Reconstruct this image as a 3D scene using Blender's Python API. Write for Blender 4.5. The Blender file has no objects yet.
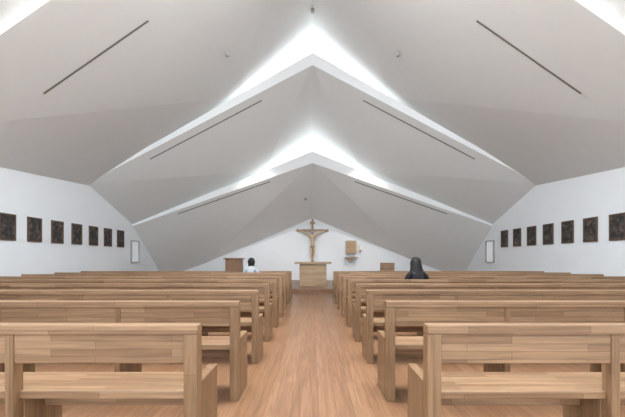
import bpy, bmesh, math, random
from mathutils import Vector, Matrix
from mathutils.bvhtree import BVHTree
random.seed(3)
sc = bpy.context.scene
col = sc.collection
sc.view_settings.view_transform = 'Standard'
sc.view_settings.look = 'None'

# ------------------------------------------------ materials
def newmat(name):
    m = bpy.data.materials.new(name); m.use_nodes = True
    nt = m.node_tree
    return m, nt, nt.nodes['Principled BSDF']
def plain(name, rgb, rough=0.6, metal=0.0, noise=0.03, scale=6.0, bump=0.0):
    m, nt, b = newmat(name)
    n = nt.nodes.new('ShaderNodeTexNoise'); n.inputs['Scale'].default_value = scale; n.inputs['Detail'].default_value = 4
    tc = nt.nodes.new('ShaderNodeTexCoord'); nt.links.new(tc.outputs['Object'], n.inputs['Vector'])
    r = nt.nodes.new('ShaderNodeValToRGB')
    r.color_ramp.elements[0].position = 0.3; r.color_ramp.elements[1].position = 0.7
    r.color_ramp.elements[0].color = tuple(c*(1-noise) for c in rgb)+(1,)
    r.color_ramp.elements[1].color = tuple(min(1, c*(1+noise)) for c in rgb)+(1,)
    nt.links.new(n.outputs['Fac'], r.inputs['Fac']); nt.links.new(r.outputs['Color'], b.inputs['Base Color'])
    b.inputs['Roughness'].default_value = rough; b.inputs['Metallic'].default_value = metal
    return m
def emis(name, rgb, s):
    m, nt, b = newmat(name)
    b.inputs['Base Color'].default_value = (*rgb, 1)
    b.inputs['Emission Color'].default_value = (*rgb, 1); b.inputs['Emission Strength'].default_value = s
    return m
def wood(name, axis, c1, c2, plankw, plankl, rough=0.42, seam=0.55, coord='Object'):
    """axis: grain direction. Planks are laid with a brick pattern and stretched grain."""
    m, nt, b = newmat(name); N = nt.nodes; L = nt.links
    tc = N.new('ShaderNodeTexCoord'); sp = N.new('ShaderNodeSeparateXYZ'); L.new(tc.outputs[coord], sp.inputs[0])
    ad = N.new('ShaderNodeMath'); ad.operation = 'ADD'
    others = [a for a in 'XYZ' if a != axis]
    L.new(sp.outputs[others[0]], ad.inputs[0]); L.new(sp.outputs[others[1]], ad.inputs[1])
    cb = N.new('ShaderNodeCombineXYZ'); L.new(sp.outputs[axis], cb.inputs[0]); L.new(ad.outputs[0], cb.inputs[1])
    oi = N.new('ShaderNodeObjectInfo')
    of = N.new('ShaderNodeVectorMath'); of.operation = 'ADD'
    sc_ = N.new('ShaderNodeMath'); sc_.operation = 'MULTIPLY'; sc_.inputs[1].default_value = 13.7
    L.new(oi.outputs['Random'], sc_.inputs[0]); L.new(cb.outputs[0], of.inputs[0]); L.new(sc_.outputs[0], of.inputs[1])
    br = N.new('ShaderNodeTexBrick'); L.new(of.outputs[0], br.inputs['Vector'])
    br.inputs['Scale'].default_value = 1; br.inputs['Brick Width'].default_value = plankl; br.inputs['Row Height'].default_value = plankw
    br.inputs['Mortar Size'].default_value = 0.0012; br.inputs['Mortar Smooth'].default_value = 0.3
    br.inputs['Color1'].default_value = (*c1, 1); br.inputs['Color2'].default_value = (*c2, 1)
    br.inputs['Mortar'].default_value = (c1[0]*seam, c1[1]*seam, c1[2]*seam, 1)
    br.offset = 0.37; br.offset_frequency = 2
    mp = N.new('ShaderNodeMapping'); mp.inputs['Scale'].default_value = (2.2, 38, 1); L.new(of.outputs[0], mp.inputs[0])
    n = N.new('ShaderNodeTexNoise'); n.inputs['Scale'].default_value = 1; n.inputs['Detail'].default_value = 5; n.inputs['Distortion'].default_value = 0.6
    L.new(mp.outputs[0], n.inputs['Vector'])
    mr = N.new('ShaderNodeMapRange'); mr.inputs[1].default_value = 0.25; mr.inputs[2].default_value = 0.75
    mr.inputs[3].default_value = 0.68; mr.inputs[4].default_value = 1.24
    L.new(n.outputs['Fac'], mr.inputs[0])
    mx = N.new('ShaderNodeVectorMath'); mx.operation = 'SCALE'
    L.new(br.outputs['Color'], mx.inputs[0]); L.new(mr.outputs[0], mx.inputs['Scale'])
    L.new(mx.outputs[0], b.inputs['Base Color'])
    b.inputs['Roughness'].default_value = rough
    return m

WHITE = plain('white_plaster', (0.83, 0.84, 0.83), 0.9, noise=0.008, scale=2)
TRIMLIT = plain('fascia_painted_light', (0.93, 0.95, 0.96), 0.85, noise=0.004, scale=2)  # whiter than the ceiling to paint in light on the fascia fronts
WALLW = plain('wall_paint', (0.86, 0.89, 0.92), 0.9, noise=0.008, scale=2)
A1, A2 = (0.220, 0.122, 0.062), (0.320, 0.194, 0.108)
WX = wood('oak_x', 'X', A1, A2, 0.045, 0.7)
WZ = wood('oak_z', 'Z', (0.225, 0.128, 0.064), (0.27, 0.160, 0.085), 0.09, 1.6)
FLOOR = wood('oak_floor', 'Y', (0.225, 0.112, 0.056), (0.275, 0.146, 0.077), 0.075, 1.5, rough=0.36, seam=0.5)
PALE = wood('pale_oak', 'X', (0.40, 0.27, 0.155), (0.48, 0.34, 0.21), 0.12, 1.4)
DARKW = wood('lectern_wood', 'Z', (0.22, 0.11, 0.06), (0.27, 0.14, 0.075), 0.15, 1.2)
SLOT = plain('slot_dark', (0.22, 0.20, 0.17), 0.7)
METAL = plain('fixture_grey', (0.40, 0.40, 0.40), 0.5)
FRAME = plain('frame_brown', (0.12, 0.072, 0.045), 0.6)
GOLD = plain('brass', (0.42, 0.28, 0.15), 0.45, 0.3)
SKIN = plain('skin', (0.55, 0.36, 0.27), 0.55)
HAIR = plain('hair_black', (0.004, 0.003, 0.003), 0.7, noise=0.3, scale=60)
BLACKC = plain('cloth_black', (0.010, 0.010, 0.012), 0.95)
WHITEC = plain('cloth_white', (0.42, 0.45, 0.48), 0.9)
NAVY = plain('trousers', (0.03, 0.035, 0.05), 0.9)
CORP = plain('carved_wood', (0.62, 0.45, 0.30), 0.6, noise=0.12, scale=15)
CROSSW = wood('cross_wood', 'Z', (0.34, 0.20, 0.105), (0.40, 0.24, 0.13), 0.12, 2.5)
GLASS = emis('skylight_glass', (0.93, 0.97, 1.0), 1.6)
FILLGLOW = emis('roof_fill_glow', (0.93, 0.97, 1.0), 19.0)  # added glow out of frame, brightens the room from overhead
NICHE = emis('niche_glass', (0.93, 0.97, 1.0), 0.15)
LAMP = emis('sanctuary_lamp_glow', (0.9, 0.75, 0.6), 0.3)

# ------------------------------------------------ helpers
def obj(name, me, mats, parent=None, smooth=False):
    o = bpy.data.objects.new(name, me); col.objects.link(o)
    for m in mats: me.materials.append(m)
    if parent: o.parent = parent
    if smooth:
        for p in me.polygons: p.use_smooth = True
    return o
def poly(name, verts, faces, mats, parent=None):
    me = bpy.data.meshes.new(name); me.from_pydata([tuple(v) for v in verts], [], faces); me.update()
    return obj(name, me, mats, parent)
def boxes(name, lst, mats, bevel=0.004, parent=None, loc=(0,0,0)):
    """lst: (x0,x1,y0,y1,z0,z1,mat)"""
    bm = bmesh.new()
    for b in lst:
        x0,x1,y0,y1,z0,z1 = b[:6]; mi = b[6] if len(b) > 6 else 0
        vs = [bm.verts.new((x,y,z)) for x in (x0,x1) for y in (y0,y1) for z in (z0,z1)]
        for f in ((0,1,3,2),(4,6,7,5),(0,4,5,1),(2,3,7,6),(0,2,6,4),(1,5,7,3)):
            bm.faces.new([vs[i] for i in f]).material_index = mi
    bmesh.ops.recalc_face_normals(bm, faces=bm.faces)
    me = bpy.data.meshes.new(name); bm.to_mesh(me); bm.free()
    o = obj(name, me, mats, parent); o.location = loc
    if bevel:
        md = o.modifiers.new('bevel', 'BEVEL'); md.width = bevel; md.segments = 2; md.limit_method = 'ANGLE'
    return o
def empty(name, loc=(0,0,0)):
    e = bpy.data.objects.new(name, None); col.objects.link(e); e.location = loc; e.empty_display_size = 0.1
    return e

# ------------------------------------------------ shell
W = 8.0
YB = -4.0
poly('floor', [(-9.5,YB,0),(9.5,YB,0),(9.5,19,0),(-9.5,19,0)], [(0,1,2,3)], [FLOOR])
boxes('wall_left', [(-W-0.2,-W,YB,17.8,0,4.6)], [WALLW], 0)
boxes('wall_right', [(W,W+0.2,YB,17.8,0,4.6)], [WALLW], 0)
boxes('wall_altar', [(-9.2,9.2,18.5,18.7,0,4.2)], [WALLW], 0)
boxes('baseboard_left', [(-W,-W+0.015,YB,17.0,0,0.07)], [METAL], 0)
boxes('baseboard_right', [(W-0.015,W,YB,17.0,0,0.07)], [METAL], 0)
# added open gable behind the camera: lets world light in between mullions, no glass
ml = [(-8,8,YB-.1,YB,3.3,3.45),(-8,8,YB-.1,YB,0,0.15),(-8,8,YB-.1,YB,2.1,2.2)] + [(x-0.05,x+0.05,YB-.1,YB,0,3.4+(8-abs(x))*0.74) for x in range(-8,9,2)]
boxes('window_1', ml, [WHITE], 0)

V=[]; F=[]
def tri(*pts):
    for s in (1,-1):
        i=len(V)
        for p in pts: V.append((p[0]*s,p[1],p[2]))
        F.append(tuple(range(i,i+len(pts))) if s==1 else tuple(reversed(range(i,i+len(pts)))))
# bay 0
tri((0,YB,9.5),(0,3.2,10.1),(3.0,3.2,7.55),(8,3.2,3.38),(8,YB,3.4))
tri((3.0,3.2,7.55),(3.0,6.02,7.22),(8,6.02,3.46),(8,3.2,3.38))
# bay 1
R0=(0,6,8.97);R1=(0,12.7,9.47);P=(2.75,12.7,7.25);Wf=(8,6,3.40);Wr=(8,12.7,3.93)
tri(R0,R1,P); tri(R0,P,Wf); tri(P,Wr,Wf)
# bay 2
F1c=(0,12.2,8.15);F1w=(8,12.2,3.95);R2=(0,15.8,6.87);Q=(2.2,15.8,5.30);W2=(8,15.8,2.62)
tri(F1c,R2,Q); tri(F1c,Q,F1w); tri(Q,W2,F1w)
# bay 3
F2c=(0,15.3,5.54);F2w=(8,15.3,2.74);Bc=(0,18.5,3.47);Bs=(5.8,18.5,1.03)
tri(F2c,Bc,Bs); tri(F2c,Bs,(8.7,18.5,0.0),(8.7,15.3,2.5),F2w)
ceil = poly('ceiling', V, F, [WHITE])
bvh = BVHTree.FromPolygons([Vector(v) for v in V], F)
def up(x,y):
    h = bvh.ray_cast(Vector((x,y,-0.5)), Vector((0,0,1)))
    return h[0].z if h[0] else 0.0

def fascia(name, y, ztc, zbc, zw, zbw, mat, t=0.12):
    v=[]; 
    for yy in (y, y+t):
        v += [(-8,yy,zw),(0,yy,ztc),(8,yy,zw),(8,yy,zbw),(0,yy,zbc),(-8,yy,zbw)]
    f=[(0,1,4,5),(1,2,3,4),(6,11,10,7),(7,10,9,8),(0,6,7,1),(1,7,8,2),(5,4,10,11),(4,3,9,10)]
    poly(name, v, f, [mat])
fascia('trim_1', 6.0, 9.45, 8.97, 3.50, 3.40, WHITE)
fascia('trim_2', 12.2, 8.60, 8.15, 4.02, 3.95, TRIMLIT)
fascia('trim_3', 15.3, 6.07, 5.54, 2.82, 2.74, TRIMLIT)
# skylights between the roof plates; the first is an added unseen fill panel
poly('window_2', [(-3.0,3.2,7.6),(0,3.2,10.1),(3.0,3.2,7.6),(3.0,6.1,7.26),(0,6.1,9.6),(-3.0,6.1,7.26)], [(0,1,4,5),(1,2,3,4)], [FILLGLOW])
def upstand(name, y, edge, xs, mat):
    """vertical strip standing on the lower roof plate, reaching the edge of the upper plate.
       edge: [(x,z)...] of the upper plate"""
    def ez(x):
        for (x0,z0),(x1,z1) in zip(edge,edge[1:]):
            if x0<=x<=x1: return z0+(z1-z0)*(x-x0)/(x1-x0)
        return edge[-1][1]
    v=[];f=[]
    for s in (1,-1):
        b=len(v)
        for x in xs:
            lo=up(min(x,7.99),y)+0.015; hi=max(ez(x)+0.06,lo+0.03)
            v+=[(s*x,y,hi),(s*x,y,lo)]
        for i in range(len(xs)-1):
            q=(b+2*i,b+2*i+2,b+2*i+3,b+2*i+1); f.append(q if s>0 else q[::-1])
    poly(name,v,f,[mat])
E1=[(0,9.47),(2.75,7.25),(8,3.93)]; E2=[(0,6.87),(2.2,5.30),(8,2.62)]
upstand('window_3',12.78,E1,[0,.4,.9,1.4,1.9,2.4,2.75],GLASS)
upstand('leak_block_1',12.78,E1,[2.75,3.5,4.2,5,5.8,6.6,7.3,8.0],WHITE)  # added unseen strip, keeps sky light from leaking in beside the glazing
upstand('window_4',15.88,E2,[0,.4,.8,1.2,1.7,2.2],GLASS)
upstand('leak_block_2',15.88,E2,[2.2,2.8,3.5,4.2,5,5.8,6.6,7.3,8.0],WHITE)  # added unseen light block beside the rear glazing
# linear slots
def slot(y, xa, xb, w=0.045):
    v=[];f=[]; n=10
    for i in range(n+1):
        x = xa+(xb-xa)*i/n
        for dy in (-w/2,w/2): v.append((x,y+dy,up(x,y+dy)-0.012))
    for i in range(n): f.append((2*i,2*i+1,2*i+3,2*i+2))
    poly('linear_diffuser', v, f, [SLOT])
for s in (1,-1):
    slot(7.55, s*3.6, s*5.9, 0.05)
    slot(12.5, s*1.84, s*5.9, 0.045)
    slot(15.45, s*1.9, s*6.05, 0.04)
# small ceiling fixtures
def fixture(x,y):
    z = up(x,y)
    bm = bmesh.new()
    bmesh.ops.create_cone(bm, cap_ends=True, segments=20, radius1=0.05, radius2=0.06, depth=0.08, matrix=Matrix.Translation((0,0,-0.05)))
    bmesh.ops.create_cone(bm, cap_ends=True, segments=12, radius1=0.02, radius2=0.02, depth=0.08, matrix=Matrix.Translation((0,0,0.02)))
    me = bpy.data.meshes.new('ceiling_spotlight'); bm.to_mesh(me); bm.free()
    o = obj('ceiling_spotlight', me, [METAL]); o.location=(x,y,z-0.03)
for x,y in ((-2.5,10.1),(2.5,10.1),(-0.35,17.0),(0.0,11.1)): fixture(x,y)

# ------------------------------------------------ pews
L = 6.6
def pew_mesh(sgn):
    b=[]
    def a(x0,x1,*r):
        b.append((min(sgn*x0,sgn*x1),max(sgn*x0,sgn*x1),*r))
    a(0,L,0,0.085,0.835,0.89,0)
    a(0,0.08,0.0,0.085,0,0.8345,1); a(L-0.08,L,0,0.085,0,0.8345,1)
    a(0,0.06,0.0855,0.42,0,0.545,1); a(L-0.06,L,0.0855,0.42,0,0.545,1)
    a(0.06,L-0.06,0.02,0.05,0.665,0.835,0)
    a(0.06,L-0.06,0.055,0.41,0.445,0.49,0)
    a(0.06,L-0.06,0.24,0.27,0.33,0.445,0)
    x=1.09
    while x<L-0.5:
        a(x-0.025,x+0.025,0.012,0.085,0,0.835,1)
        a(x-0.03,x+0.03,0.085,0.40,0.0,0.445,1)
        x+=1.075
    return b
first={1:None,-1:None}
rows=[1.97+1.1*k for k in range(9)]
for y in rows:
    for s in (-1,1):
        if first[s] is None:
            o = boxes('pew', pew_mesh(s), [WX,WZ], 0.005); first[s]=o
        else:
            o = bpy.data.objects.new('pew', first[s].data); col.objects.link(o)
            md = o.modifiers.new('bevel','BEVEL'); md.width=0.005; md.segments=2; md.limit_method='ANGLE'
        o.location=(s*0.66,y,0)

# ------------------------------------------------ pictures (stations of the cross)
for s in (-1,1):
    for i in range(7):
        d = 9.0+0.885*i
        m, nt, b = newmat('painting_%d'%i)
        n = nt.nodes.new('ShaderNodeTexNoise'); n.inputs['Scale'].default_value = 7; n.inputs['Detail'].default_value = 3
        tc = nt.nodes.new('ShaderNodeTexCoord'); mp = nt.nodes.new('ShaderNodeMapping'); mp.inputs['Location'].default_value=(i*3+s,i,0)
        nt.links.new(tc.outputs['Object'], mp.inputs[0]); nt.links.new(mp.outputs[0], n.inputs['Vector'])
        r = nt.nodes.new('ShaderNodeValToRGB'); cr=r.color_ramp
        cr.elements[0].position=0.35; cr.elements[0].color=(0.020,0.020,0.023,1)
        cr.elements[1].position=0.72; cr.elements[1].color=(0.18,0.13,0.095,1)
        e=cr.elements.new(0.52); e.color=(0.055,0.045,0.042,1)
        nt.links.new(n.outputs['Fac'], r.inputs['Fac']); nt.links.new(r.outputs['Color'], b.inputs['Base Color']); b.inputs['Roughness'].default_value=0.7
        w,h,t=0.25,0.35,0.035
        X0,X1 = (-t,0) if s>0 else (0,t)
        Y0,Y1 = (-t+0.012,0) if s>0 else (0,t-0.012)
        k=0.035
        e=boxes('framed_picture', [(X0,X1,-w,-w+k,-h,h,0),(X0,X1,w-k,w,-h,h,0),(X0,X1,-w+k,w-k,h-k,h,0),(X0,X1,-w+k,w-k,-h,-h+k,0),(Y0,Y1,-w+k,w-k,-h+k,h-k,1)], [FRAME,m], 0.003)
        e.location=(s*(W-0.001), d, 2.11)

# small side windows near the sanctuary
for s in (-1,1):
    x0,x1 = (W-0.07,W-0.001) if s>0 else (-W+0.001,-W+0.07)
    gx0,gx1 = (W-0.02,W-0.001) if s>0 else (-W+0.001,-W+0.02)
    boxes('window_%d'%(5 if s<0 else 6), [(x0,x1,15.1,15.15,1.1,2.1,0),(x0,x1,15.75,15.8,1.1,2.1,0),(x0,x1,15.15,15.75,2.05,2.1,0),(x0,x1,15.15,15.75,1.1,1.15,0),(gx0,gx1,15.15,15.75,1.15,2.05,1)], [METAL,NICHE], 0.003)

# ------------------------------------------------ sanctuary
boxes('altar_platform', [(-4.5,4.5,12.9,18.49,0,0.14)], [FLOOR], 0.005)
PL=0.14
boxes('altar', [(-0.76,0.76,-0.45,0.45,0.93,1.01,0),(-0.53,0.53,-0.32,0.32,0.05,0.93,0),(-0.60,0.60,-0.38,0.38,0,0.05,0),(-0.56,-0.50,-0.34,0.34,0.05,0.925,1),(0.50,0.56,-0.34,0.34,0.05,0.925,1)], [PALE,PALE], 0.006, loc=(0.02,14.6,PL))
boxes('lectern', [(-0.33,0.33,-0.2,0.2,0,0.06,0),(-0.31,0.31,-0.17,0.17,0.06,1.12,0),(-0.36,0.36,-0.24,0.22,1.12,1.17,0),(-0.02,0.02,-0.19,-0.17,0.1,1.1,0)], [DARKW], 0.006, loc=(-3.05,13.4,PL))
boxes('wooden_chair', [(-0.28,-0.22,-0.05,0.0,0,0.98,0),(0.22,0.28,-0.05,0,0,0.98,0),(-0.22,0.22,-0.04,-0.01,0.5,0.98,0),(-0.28,0.28,0,0.42,0.40,0.45,0),(-0.28,-0.22,0.37,0.42,0,0.4,0),(0.22,0.28,0.37,0.42,0,0.4,0),(-0.28,-0.22,0.0,0.42,0.62,0.66,0),(0.22,0.28,0.0,0.42,0.62,0.66,0)], [WX], 0.005, loc=(2.95,13.6,PL))
# crucifix
cz=1.12
cru=empty('crucifix',(0,18.40,0))
boxes('cross', [(-0.055,0.055,-0.04,0.05,cz,3.42,0),(-0.86,-0.055,-0.04,0.05,2.76,2.86,0),(0.055,0.86,-0.04,0.05,2.76,2.86,0),(-0.13,0.13,-0.06,0.05,3.14,3.26,0)], [CROSSW], 0.006, parent=cru)
def skin(name, pts, edges, rad, mats, root=0, parent=None, sub=2):
    me=bpy.data.meshes.new(name); me.from_pydata(pts,edges,[]); me.update()
    o=obj(name,me,mats,parent)
    sk=o.modifiers.new('skin','SKIN'); sk.use_smooth_shade=True
    for i,v in enumerate(me.skin_vertices[0].data):
        r=rad[i]; v.radius=(r,r) if not isinstance(r,tuple) else r
        v.use_root = (i==root)
    sb=o.modifiers.new('sub','SUBSURF'); sb.levels=sub; sb.render_levels=sub
    return o
pts=[(0,-.12,1.98),(0,-.13,2.15),(0,-.15,2.38),(0,-.15,2.54),(0,-.17,2.62),
     (-.15,-.14,2.54),(-.40,-.1,2.66),(-.66,-.08,2.80),(.15,-.14,2.54),(.40,-.1,2.66),(.66,-.08,2.80),
     (-.07,-.13,1.90),(-.06,-.22,1.60),(-.04,-.12,1.30),(-.02,-.16,1.18),(.07,-.13,1.90),(.08,-.22,1.60),(.03,-.12,1.30),(.02,-.16,1.18),(-.74,-.08,2.82),(.74,-.08,2.82)]
ed=[(0,1),(1,2),(2,3),(3,4),(2,5),(5,6),(6,7),(2,8),(8,9),(9,10),(0,11),(11,12),(12,13),(13,14),(0,15),(15,16),(16,17),(17,18),(7,19),(10,20)]
rd=[(.115,.09),(.085,.07),(.125,.09),.06,.04,.065,.048,.03,.065,.048,.03,.075,.055,.038,.028,.075,.055,.038,.028,.024,.024]
skin('corpus',pts,ed,rd,[CORP],parent=cru)
skin('loincloth',[(0,-.13,1.80),(0,-.12,1.92),(0,-.12,2.02)],[(0,1),(1,2)],[.13,.145,.125],[PALE],parent=cru)
# ------------------------------------------------ seated people
def ellip(name, c, r, mats, parent, rot=(0,0,0), fn=None):
    bm=bmesh.new(); bmesh.ops.create_uvsphere(bm,u_segments=32,v_segments=24,radius=1)
    for v in bm.verts:
        if fn: v.co=Vector(fn(v.co))
        v.co=Vector((v.co.x*r[0],v.co.y*r[1],v.co.z*r[2]))
    me=bpy.data.meshes.new(name); bm.to_mesh(me); bm.free()
    o=obj(name,me,mats,parent,True); o.location=c; o.rotation_euler=rot; return o
ellip('corpus_head',(-.035,-.20,2.72),(.065,.075,.095),[CORP],cru,rot=(0.35,-0.25,0))
ellip('corpus_hair',(-.04,-.175,2.74),(.074,.07,.098),[CROSSW],cru,rot=(0.35,-0.25,0))
# tabernacle on wall bracket
tb=empty('tabernacle',(2.05,18.3,0))
boxes('cabinet',[(-0.22,0.22,-0.18,0.19,1.62,2.2,0),(-0.26,0.26,-0.2,0.19,1.57,1.62,0),(-0.26,0.26,-0.2,0.19,2.2,2.24,0),(-0.26,-0.22,-0.2,0.19,1.62,2.2,0),(0.22,0.26,-0.2,0.19,1.62,2.2,0),(-0.15,-0.01,-0.2,-0.18,1.69,2.13,1),(0.01,0.15,-0.2,-0.18,1.69,2.13,1)],[PALE,GOLD],0.004,parent=tb)
boxes('shelf',[(-0.34,0.34,-0.25,0.19,1.32,1.37,0),(-0.05,0.05,-0.1,0.19,1.12,1.32,0)],[PALE],0.004,parent=tb)
sl=empty('sanctuary_lamp',(2.55,18.35,1.9))
boxes('bracket',[(-0.03,0.03,-0.02,0.14,-0.25,-0.2,0),(-0.06,0.06,-0.08,0.04,-0.2,-0.16,0)],[GOLD],0.003,parent=sl)
bm=bmesh.new(); bmesh.ops.create_cone(bm,cap_ends=True,segments=20,radius1=0.05,radius2=0.065,depth=0.2,matrix=Matrix.Translation((0,-0.02,-0.06)))
me=bpy.data.meshes.new('lamp_glass'); bm.to_mesh(me); bm.free(); obj('lamp_glass',me,[LAMP],sl)

def person(loc, scale, top, hairlen, legs, tilt=0.35):
    e=empty('seated_woman',loc); e.scale=(scale,)*3
    fz=-0.49/scale+0.03
    pts=[(0,0.0,.10),(0,-.01,.26),(0,.01,.40),(0,.04,.50),(0,.075,.59),
      (-.10,.03,.50),(-.175,.035,.46),(-.23,.09,.24),(-.09,.29,.16),(.10,.03,.50),(.175,.035,.46),(.23,.09,.24),(.09,.29,.16)]
    ed=[(0,1),(1,2),(2,3),(3,4),(3,5),(5,6),(6,7),(7,8),(3,9),(9,10),(10,11),(11,12)]
    rd=[(.15,.11),(.135,.10),(.15,.10),(.08,.07),(.047,.047),.062,.066,.052,.036,.062,.066,.052,.036]
    skin('torso',pts,ed,rd,[top],parent=e)
    lp=[(0,.02,.10)]; le=[]; lr=[.12]
    for s in (-1,1):
        i=len(lp); lp+=[(s*.09,.06,.09),(s*.10,.42,.07),(s*.10,.41,-.2),(s*.10,.42,fz+.06),(s*.11,.56,fz+.01)]
        le+=[(0,i),(i,i+1),(i+1,i+2),(i+2,i+3),(i+3,i+4)]; lr+=[.095,.065,.055,.038,.03]
    skin('legs',lp,le,lr,[legs],parent=e)
    skin('neck',[(0,.05,.50),(0,.085,.60),(0,.10,.66)],[(0,1),(1,2)],[.05,.048,.05],[SKIN],parent=e)
    hc=Vector((0,.12,.70))
    hd=empty('head',hc); hd.parent=e; hd.rotation_euler=(-tilt,0,0)
    def face(v):
        x,y,z=v; 
        if z<0: x*=1+0.28*z; 
        if y>0: y*=0.95
        if z<-0.3 and y>0: y*=1.03
        return x,y,z
    ellip('skull',(0,0,0),(.078,.097,.115),[SKIN],hd,fn=face)
    ellip('nose',(0,.097,-.015),(.013,.02,.024),[SKIN],hd)
    for s in (-1,1):
        ellip('ear',(s*.078,-.002,-.005),(.010,.02,.03),[SKIN],hd)
        ellip('eye',(s*.03,.083,.008),(.013,.009,.007),[HAIR],hd)
    ellip('mouth',(0,.088,-.055),(.022,.009,.006),[CORP],hd)
    # hair: cap plus strands draping behind, with wavy locks
    v=[];f=[];na,nv=49,26
    for j in range(nv):
        t=j/(nv-1)
        for i in range(na):
            a=math.radians(-35+250*i/(na-1))+math.pi
            if t<0.45:
                ph=t/0.45*math.pi*0.5; rr=math.sin(ph+0.02); z=.130*math.cos(ph); rx,ry=.102*rr,.118*rr
                lk=.01*rr
            else:
                u=(t-.45)/.55; rx=.102+.045*u*u*(1 if hairlen>.15 else 0)-.02*math.sin(math.pi*u*.5)*(0 if hairlen>.15 else 1); ry=.118-.03*u; z=-hairlen*u
                z*=1+.10*math.sin(i*1.7)*u; lk=.01+.045*u
            x=rx*math.cos(a); y=ry*math.sin(a)
            wob=1+lk*math.sin(i*1.9+j*.15)
            v.append((x*wob,y*wob-.004,z))
    for j in range(nv-1):
        for i in range(na-1):
            k=j*na+i; f.append((k,k+1,k+na+1,k+na))
    me=bpy.data.meshes.new('hair'); me.from_pydata(v,[],f); me.update()
    o=obj('hair',me,[HAIR],hd,True); so=o.modifiers.new('s','SOLIDIFY'); so.thickness=.012; so.offset=0
    for s in (-1,1):
        hx=s*.085
        hp=[(hx,.29,.165),(hx-s*.015,.345,.155)]; he=[(0,1)]; hr=[.026,(.036,.018)]
        skin('palm',hp,he,hr,[SKIN],parent=e)
        for k,ln in enumerate((.060,.068,.064,.050)):
            ox=(k-1.5)*.018
            b0=(hx-s*.015+ox,.355,.157)
            skin('finger_%d'%(k+1),[b0,(b0[0],b0[1]+ln*.6,.152),(b0[0],b0[1]+ln,.135)],[(0,1),(1,2)],[.009,.0085,.007],[SKIN],parent=e,sub=1)
        skin('thumb',[(hx-s*.03,.32,.16),(hx-s*.06,.345,.165),(hx-s*.065,.375,.16)],[(0,1),(1,2)],[.011,.010,.008],[SKIN],parent=e,sub=1)
    return e
person((2.02,rows[4]+0.24,0.50),0.97,BLACKC,0.22,NAVY,0.3)
person((-1.78,rows[7]+0.24,0.50),0.97,WHITEC,0.12,NAVY,0.1)

# ------------------------------------------------ lighting + camera
def spot(loc, tgt, power, ang, blend=1.0):
    l=bpy.data.lights.new('altar_fill_spot','SPOT'); l.energy=power; l.spot_size=math.radians(ang); l.spot_blend=blend; l.shadow_soft_size=0.05
    l.color=(1,0.98,0.95)
    o=bpy.data.objects.new('altar_fill_spot',l); col.objects.link(o); o.location=loc
    d=Vector(tgt)-Vector(loc); o.rotation_euler=d.to_track_quat('-Z','Y').to_euler()
for s in (-1,1):
    spot((s*2.5,12.5,up(2.5,12.5)-0.06),(s*2.0,18.5,0.6),650,46)  # added lamps at the slots to brighten the altar wall
w=bpy.data.worlds.new('World'); sc.world=w; w.use_nodes=True
bg=w.node_tree.nodes['Background']; bg.inputs[0].default_value=(0.86,0.94,1,1); bg.inputs[1].default_value=4.0
cam=bpy.data.cameras.new('camera'); co=bpy.data.objects.new('camera',cam); col.objects.link(co)
co.location=(0,0,1.27); co.rotation_euler=(math.radians(90),0,0)
cam.sensor_width=36; cam.lens=344/625*36; cam.shift_y=50.5/625; cam.shift_x=0; cam.clip_start=0.05
sc.camera=co
